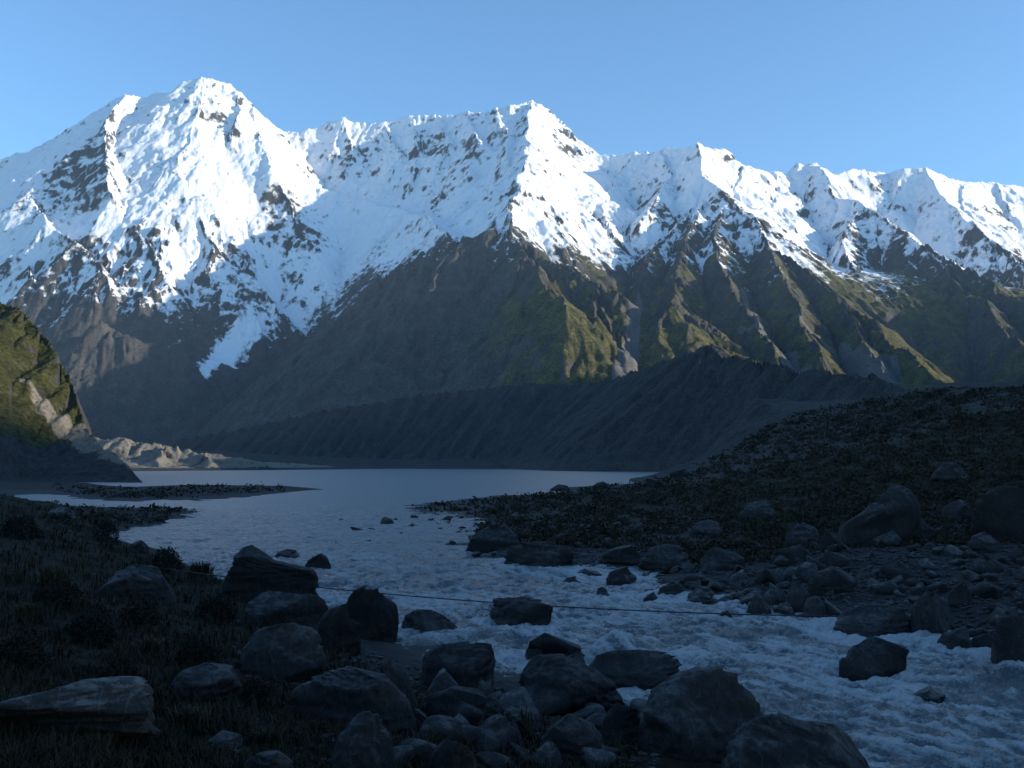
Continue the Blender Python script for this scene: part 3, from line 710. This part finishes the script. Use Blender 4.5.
# ------------------------------------------------------------------ gravel between the stones
def gravel():
    V0, F0 = ico(1); gr_ = np.random.RandomState(3); vs, fs = [], []; k = 0
    def one(px, py, wpx):
        nonlocal k
        p = gcast(px, py); m = p[1] / FPX; r = wpx * m * .5
        a = gr_.uniform(0, 6.28); v = V0 * (1 + .35 * gr_.uniform(-1, 1, (len(V0), 1))) * np.array([1, gr_.uniform(.6, 1), gr_.uniform(.4, .8)]) * r
        v = np.stack([v[:, 0] * math.cos(a) - v[:, 1] * math.sin(a), v[:, 0] * math.sin(a) + v[:, 1] * math.cos(a), v[:, 2]], 1) + np.array(p)
        vs.append(v); fs.append(F0 + k); k += len(V0)
    for _ in range(5200):
        px, py = gr_.uniform(560, 1060), gr_.uniform(545, 668)
        lo = np.interp(px, [560, 640, 690, 750, 835, 910, 1000, 1060], [569, 580, 606, 614, 633, 642, 660, 680])
        if py < lo + 1: one(px, py, gr_.uniform(2, 7) * (1.5 if gr_.rand() < .15 else 1))
    for _ in range(900):
        px = gr_.uniform(430, 640); one(px, gr_.uniform(np.interp(px, [430, 640], [514, 548]), np.interp(px, [430, 520, 640], [522, 566, 568])), gr_.uniform(1.5, 5))
    for _ in range(1300):
        px = gr_.uniform(230, 660); one(px, gr_.uniform(np.interp(px, [230, 340, 480, 660], [612, 640, 690, 706]), 770), gr_.uniform(3, 11))
    me = bpy.data.meshes.new('gravel'); v = np.concatenate(vs); f = np.concatenate(fs); me.from_pydata(v.tolist(), [], f.tolist()); me.materials.append(RM)
    o = bpy.data.objects.new('gravel', me); C.objects.link(o); tag(o, 'small dark gravel between the boulders of both banks', 'gravel', kind='stuff')
gravel()
# ------------------------------------------------------------------ water
def foam_at(X, Y):
    f = np.zeros(X.shape, f32); b = np.zeros(X.shape, f32)
    fx, fy = .52, -.85
    for rx, ry, rr in RIVER_ROCKS:
        if ry > 140: continue
        dx, dy = X - rx, Y - ry
        a = dx * fx + dy * fy; c = -dx * fy + dy * fx
        g = np.exp(-((np.hypot(dx, dy) - rr * 1.05) / (.35 * rr + .25)) ** 2) * .8
        wk = np.exp(-(c / (rr * (.9 + .12 * np.maximum(a, 0) / rr))) ** 2) * sm(-.5 * rr, rr, a) * np.exp(-np.maximum(a, 0) / (4.5 * rr)) * .75
        f = np.maximum(f, np.maximum(g, wk)); b += .12 * rr * np.exp(-((a + rr * 1.1) / (.5 * rr)) ** 2 - (c / rr) ** 2)
    return f, b
def water():
    uu = np.linspace(-.62, .62, 1150); yy = np.geomspace(19, 1750, 1150)
    X = (yy[:, None] * uu[None]).astype(f32); Y = np.repeat(yy[:, None], len(uu), 1).astype(f32)
    fx, fy = .52, -.85
    wxx = X + 1.2 * fbm(X / 9, Y / 9, 2, 61); wyy = Y + 1.2 * fbm(X / 9, Y / 9 + 30, 2, 62)
    sA = (wxx * fx + wyy * fy); tA = (-wxx * fy + wyy * fx)
    rap = sm(215, 150, Y + 10 * fbm(X / 20, Y / 20, 2, 7)) * (.62 + .38 * sm(120, 50, Y))
    r1 = fbm(sA / 2.6, tA / 4.2, 4, 81, .55, ridged=True); r2 = fbm(sA / .8, tA / 1.1, 3, 87, .55, ridged=True); r3 = fbm(sA / 7.5, tA / 6, 3, 91)
    fo, bm_ = foam_at(X, Y)
    # a smooth hump where the current slides over a sunken boulder
    hx, hy, hz = gcast(616, 655)
    a = (X - hx) * fx + (Y - hy) * fy; c = -(X - hx) * fy + (Y - hy) * fx
    hump = np.exp(-(a / 1.2) ** 2 - (c / 1.5) ** 2)
    z = WZ(Y).astype(f32) + rap * (.36 * r1 + .15 * r2 + .34 * r3) + bm_ + .75 * hump + rap * fo * .12 * fbm(X / .35, Y / .35, 3, 95)
    z = z + (1 - rap) * .012 * fbm(X / 1.5, Y / .9, 3, 97) * sm(600, 150, Y)
    st_ = fbm(sA / 10, tA / .8, 4, 141, .6); st2 = fbm(sA / 3.2, tA / .45, 3, 151, .6)
    pat = fbm(X / 14, Y / 14, 3, 161)
    foam = rap * np.clip(sm(.10, .95, r1 * .5 + r2 * .35 + st_ * .8 + st2 * .6 + pat * .6 + .05) * .9, 0, 1) + fo * rap * .8 + hump * .35
    foam = np.clip(foam, 0, 1)
    m, t, b = nodes('glacial water')
    pos = N(t, 'NewGeometry').outputs['Position']
    at = N(t, 'VertexColor', layer_name='masks'); sp = N(t, 'SeparateColor'); t.links.new(at.outputs[0], sp.inputs[0])
    n1 = noise(t, pos, 1.6, 6, .65); n2 = noise(t, pos, 7.0, 5, .65)
    fv = mth(t, 'ADD', sp.outputs[0], mth(t, 'MULTIPLY', mth(t, 'SUBTRACT', mth(t, 'ADD', n1, n2), 1.0), 1.1))
    fm = ramp(t, fv, [(.30, 0.0), (1.0, 1.0)])
    calm = mth(t, 'SUBTRACT', 1.0, sp.outputs[1])
    t.links.new(mix(t, mth(t, 'MULTIPLY', calm, .8), mix(t, fm, (.062, .080, .086), (.36, .375, .38)), (.135, .158, .165)), b.inputs['Base Color'])  # calm lake paler: milky silt, and its bright sheen painted into the base colour
    rg_ = N(t, 'MapRange'); t.links.new(fm, rg_.inputs[0]); rg_.inputs[3].default_value = .24; rg_.inputs[4].default_value = .6
    t.links.new(mth(t, 'ADD', rg_.outputs[0], mth(t, 'MULTIPLY', calm, .12)), b.inputs['Roughness']); b.inputs['IOR'].default_value = 1.33
    mp = N(t, 'Mapping'); mp.inputs['Scale'].default_value = (.35, .9, 1); t.links.new(pos, mp.inputs[0])
    n5 = noise(t, mp.outputs[0], 1.0, 6, .6)
    m2 = N(t, 'Mapping'); m2.inputs['Rotation'].default_value = (0, 0, math.atan2(.85, .52)); t.links.new(pos, m2.inputs[0])
    m3 = N(t, 'Mapping'); m3.inputs['Scale'].default_value = (.55, 2.4, 1); t.links.new(m2.outputs[0], m3.inputs[0])
    n7 = noise(t, m3.outputs[0], 1.0, 6, .65)
    n6 = noise(t, mp.outputs[0], .25, 4, .6)
    bump(t, b, mth(t, 'ADD', mth(t, 'ADD', n5, mth(t, 'MULTIPLY', n2, .25)), mth(t, 'ADD', mth(t, 'MULTIPLY', n6, 2.5), mth(t, 'MULTIPLY', n7, mth(t, 'MULTIPLY', sp.outputs[1], 1.4)))), .22, .95)
    o = sheet_mesh('river', X, Y, z, m, (foam, rap)); o['kind'] = 'structure'
water()

# ------------------------------------------------------------------ plants
def leaf_material(name, ca, cb, rough=.8):
    m, t, b = nodes(name)
    pos = N(t, 'NewGeometry').outputs['Position']
    rnd = N(t, 'NewGeometry').outputs['Random Per Island']
    c = mix(t, rnd, ca, cb)
    c = mix(t, ramp(t, noise(t, pos, .35, 4), [(.35, 0.0), (.65, .6)]), c, tuple(x * .5 for x in ca))
    t.links.new(c, b.inputs['Base Color']); b.inputs['Roughness'].default_value = rough; b.inputs['Specular IOR Level'].default_value = .2
    return m
GRASS = leaf_material('tussock blades', (.012, .012, .005), (.040, .033, .014))
STRAW = leaf_material('straw blades', (.030, .026, .013), (.085, .072, .038))
SCRUB = leaf_material('scrub leaves', (.009, .009, .0045), (.044, .035, .015))
BUSH = leaf_material('bush leaves', (.005, .0065, .0035), (.016, .017, .008))
TWIG = leaf_material('twigs', (.012, .010, .008), (.022, .018, .014))
nr = np.random.RandomState(17)
def blades(base, hgt, lean, wid):            # curved tapering blades: n x 3 roots
    n = len(base); an = nr.uniform(0, 2 * math.pi, n); d = np.stack([np.cos(an), np.sin(an), np.zeros(n)], 1)
    s_ = np.stack([-np.sin(an), np.cos(an), np.zeros(n)], 1) * wid[:, None]
    up = np.array([0, 0, 1.0])
    p1 = base + up * (hgt * .6)[:, None] + d * (hgt * lean * .35)[:, None]; p2 = base + up * (hgt * (1 - .3 * lean))[:, None] + d * (hgt * lean)[:, None]
    v = np.stack([base - s_, base + s_, p1 - s_ * .7, p1 + s_ * .7, p2], 1).reshape(-1, 3)
    o = np.arange(n)[:, None] * 5
    f = np.concatenate([o + [0, 1, 3], o + [0, 3, 2], o + [2, 3, 4]], 1).reshape(-1, 3)
    return v, f
def quads(cen, size, flat=.5):               # leaf clumps: small randomly turned quads
    n = len(cen); a = nr.normal(size=(n, 3)); a /= np.linalg.norm(a, axis=1)[:, None]; b_ = nr.normal(size=(n, 3)); b_ = np.cross(a, b_); b_ /= np.linalg.norm(b_, axis=1)[:, None]
    a = a * size[:, None]; b_ = b_ * (size * flat)[:, None]
    v = np.stack([cen - a, cen - b_, cen + a, cen + b_], 1).reshape(-1, 3); o = np.arange(n)[:, None] * 4
    return v, np.concatenate([o + [0, 1, 2], o + [0, 2, 3]], 1).reshape(-1, 3)
def fast_mesh(name, v, f, mat):
    me = bpy.data.meshes.new(name); me.vertices.add(len(v)); me.vertices.foreach_set('co', v.astype(f32).ravel())
    me.loops.add(f.size); me.loops.foreach_set('vertex_index', f.ravel().astype(np.int32)); me.polygons.add(len(f)); me.polygons.foreach_set('loop_start', np.arange(0, f.size, 3, dtype=np.int32))
    me.update(calc_edges=True); me.materials.append(mat); return me
def link(name, me, parent=None, loc=None):
    o = bpy.data.objects.new(name, me); C.objects.link(o)
    if parent: o.parent = parent
    if loc is not None: o.location = loc
    return o
def scatter(n, pxr, pyr, keep):
    px = nr.uniform(*pxr, n); py = nr.uniform(*pyr, n); pts = []
    for a, b_ in zip(px, py):
        if not keep(a, b_): continue
        p = gcast(a, b_)
        if p[2] - float(WZ(p[1])) > .28: pts.append(p)
    return np.array(pts)
left_top = lambda x: np.interp(x, [-60, 0, 40, 110, 150, 200, 235, 320, 400, 500, 640], [490, 492, 507, 538, 552, 574, 592, 640, 690, 716, 740])
cl = scatter(5200, (-60, 640), (490, 790), lambda a, b_: b_ > left_top(a) + 1)
bs, hs, le_, wd = [], [], [], []
for p in cl:
    k = 9; m = p[1] / FPX; r = .10 + .010 * p[1]
    d_ = nr.normal(size=(k, 2)) * r * .5
    den = float(fbm(np.array([p[0] / 3.0]), np.array([p[1] / 3.0]), 3, 55)[0])
    bs.append(np.stack([p[0] + d_[:, 0], p[1] + d_[:, 1], np.full(k, p[2] - .03)], 1)); hs.append(nr.uniform(.22, .55, k) * (1 + den) * (.75 + .006 * p[1])); le_.append(nr.uniform(.2, .9, k)); wd.append(np.full(k, .006 + .0005 * p[1]))
bs = np.concatenate(bs); hs = np.concatenate(hs)
for i in range(len(bs)): bs[i, 2] = ground_at(bs[i, 0], bs[i, 1]) - .04
v, f = blades(bs, hs, np.concatenate(le_), np.concatenate(wd))
tag(link('grass', fast_mesh('grass', v, f, GRASS)), 'dark tussock grass covering the left bank', 'grass', kind='stuff')
right_top = lambda x: np.interp(x, [400, 430, 500, 600, 690, 720, 800, 900, 940, 1060], [512, 502, 497, 487, 472, 452, 412, 395, 388, 386])
right_bot = lambda x: np.interp(x, [400, 450, 500, 640, 700, 780, 850, 1060], [517, 519, 541, 552, 566, 562, 548, 545])
cl = scatter(17000, (400, 1060), (384, 572), lambda a, b_: right_top(a) + 1 < b_ < right_bot(a) and float(fbm(np.array([a / 26.0]), np.array([b_ / 9.0]), 3, 256)[0]) > -.28)
cl = np.concatenate([cl, scatter(900, (50, 325), (484, 532), lambda a, b_: True)])
cs, ss = [], []
for p in cl:
    k = 9; r = .22 + .0042 * p[1]; den = 1 + .9 * float(fbm(np.array([p[0] / 9.0]), np.array([p[1] / 16.0]), 3, 56)[0])
    q = nr.normal(size=(k, 3)) * r * .55 * np.array([1, 1, .5]) * den; q[:, 2] = np.abs(q[:, 2])
    cs.append(np.array(p) + q); ss.append(nr.uniform(.35, .8, k) * r * .55 * den)
v, f = quads(np.concatenate(cs), np.concatenate(ss), .45)
tag(link('scrub', fast_mesh('scrub', v, f, SCRUB)), 'low brown scrub and tussock covering the right bank', 'scrub', kind='stuff')

def shrub(px, py, wpx, hpx, label, mat=BUSH):
    p = gcast(px, py); m = p[1] / FPX; W, Hh = wpx * m * .5, hpx * m
    e = bpy.data.objects.new('shrub', None); C.objects.link(e); e.location = p; tag(e, label, 'shrub', 'shrubs of the left bank')
    n = 1500; a = nr.normal(size=(n, 3)); a /= np.linalg.norm(a, axis=1)[:, None]; a[:, 2] = np.abs(a[:, 2])
    rr = nr.uniform(.45, 1, n) ** .5 * (1 + .35 * fbm(a[:, 0] * 2.2 + px, a[:, 1] * 2.2 + a[:, 2], 3, 5))
    c = a * rr[:, None] * np.array([W, W * .8, Hh]); 
    v, f = quads(c, nr.uniform(.5, 1.1, n) * W * .085, .42); link('foliage', fast_mesh('foliage', v, f, mat), e)
    k = 40; b0 = np.zeros((k, 3)); b0[:, :2] = nr.normal(size=(k, 2)) * W * .12; b0[:, 2] = -.1
    v, f = blades(b0, nr.uniform(.7, 1.05, k) * Hh, nr.uniform(.2, .8, k), np.full(k, .012)); link('stem', fast_mesh('stem', v, f, TWIG), e)
for a in [(166,572,36,24,'dark round bush at the water edge left of the spiky tuft'), (106,541,26,20,'dark bush at the upper left waterline, above the sunken grey boulder'), (92,642,54,30,'broad dark cushion bush in the middle of the left bank'),
          (215,622,46,26,'dark bush left of the broad cracked boulder'), (58,608,48,28,'dark bush behind the broad cushion bush on the left bank'), (20,540,44,24,'dark bush on the far left skyline of the bank'),
          (196,664,44,24,'low dark bush just above the rounded grey rock'), (140,628,44,26,'dark bush below the sunken grey boulder'), (20,668,60,34,'dark bush at the left edge above the pale slab'),
          (282,640,30,20,'small dark bush beside the tucked boulder'), (120,690,50,30,'dark bush touching the right end of the pale slab'), (258,708,46,28,'dark bush left of the long rounded boulder')]: shrub(*a)
def tuft(px, py, wpx, hpx, label, mat, n=260, group=None):
    p = gcast(px, py); m = p[1] / FPX; W, Hh = wpx * m * .5, hpx * m
    b0 = np.zeros((n, 3)); b0[:, :2] = nr.normal(size=(n, 2)) * W * .28; b0[:, 2] = -.05
    v, f = blades(b0, nr.uniform(.6, 1.1, n) * Hh, nr.uniform(.15, .85, n), np.full(n, .009 + .0004 * p[1]))
    tag(link('tussock', fast_mesh('tussock', v, f, mat), None, p), label, 'tussock', group)
tuft(201, 577, 34, 18, 'spiky dark tuft standing against the river, left of the peaked boulder', GRASS)
for a in [(52,588,40,26,'pale straw tussock at the upper left of the bank'), (190,727,46,26,'straw coloured tussock below the rounded grey rock'), (150,655,36,22,'faint straw tussock between the dark bushes'), (270,748,44,26,'straw tussock at the bottom, left of the wedge rock'), (25,620,36,22,'straw tussock at the left edge of the bank'), (95,760,50,30,'straw tussock at the bottom edge under the pale slab'), (240,592,24,14,'little straw tussock beside the peaked boulder')]: tuft(*a, STRAW, 220, 'straw tussocks of the left bank')

# ------------------------------------------------------------------ the cable across the rapids
def cable():
    a = np.array(gcast(164, 573)); a[2] += .25; b_ = np.array(gcast(840, 632)); b_[2] += .75
    n = 60; t = np.linspace(0, 1, n); c = a[None] * (1 - t)[:, None] + b_[None] * t[:, None]
    c[:, 2] -= .62 * 4 * t * (1 - t)
    d = (b_ - a) / np.linalg.norm(b_ - a); s1 = np.cross(d, [0, 0, 1]); s1 /= np.linalg.norm(s1); s2 = np.cross(s1, d)
    k = 6; an = np.linspace(0, 2 * math.pi, k, endpoint=False); R = .038
    v = (c[:, None] + R * (np.cos(an)[None, :, None] * s1 + np.sin(an)[None, :, None] * s2)).reshape(-1, 3)
    f = [[i * k + j, i * k + (j + 1) % k, (i + 1) * k + (j + 1) % k, (i + 1) * k + j] for i in range(n - 1) for j in range(k)]
    m, t_, b = nodes('cable steel'); b.inputs['Base Color'].default_value = (.012, .012, .013, 1); b.inputs['Roughness'].default_value = .5; b.inputs['Metallic'].default_value = .3
    me = bpy.data.meshes.new('cable'); me.from_pydata(v.tolist(), [], f); me.materials.append(m)
    tag(link('cable', me), 'thin dark cable stretched low across the rapids from bank to bank', 'cable')
cable()

# ------------------------------------------------------------------ air
def haze():
    bm = bmesh.new(); bmesh.ops.create_cube(bm, size=1.0)
    x, y0, y1, z0, z1 = 7400, -4800, 7600, -16.5, 2485
    for vv in bm.verts: vv.co = (vv.co.x * 2 * x, y0 + (vv.co.y + .5) * (y1 - y0), z0 + (vv.co.z + .5) * (z1 - z0))
    me = bpy.data.meshes.new('haze'); bm.to_mesh(me); bm.free()
    m = bpy.data.materials.new('mountain air'); m.use_nodes = True; t = m.node_tree; t.nodes.clear()
    o = t.nodes.new('ShaderNodeOutputMaterial'); vo = t.nodes.new('ShaderNodeVolumePrincipled')
    vo.inputs['Color'].default_value = (.55, .76, 1.0, 1); vo.inputs['Density'].default_value = HAZE; vo.inputs['Anisotropy'].default_value = .1
    t.links.new(vo.outputs[0], o.inputs['Volume']); me.materials.append(m)
    ob = bpy.data.objects.new('haze', me); C.objects.link(ob); tag(ob, 'thin blue mountain air over the valley', 'haze', kind='stuff')
HAZE = 2.3e-5
if HAZE: haze()
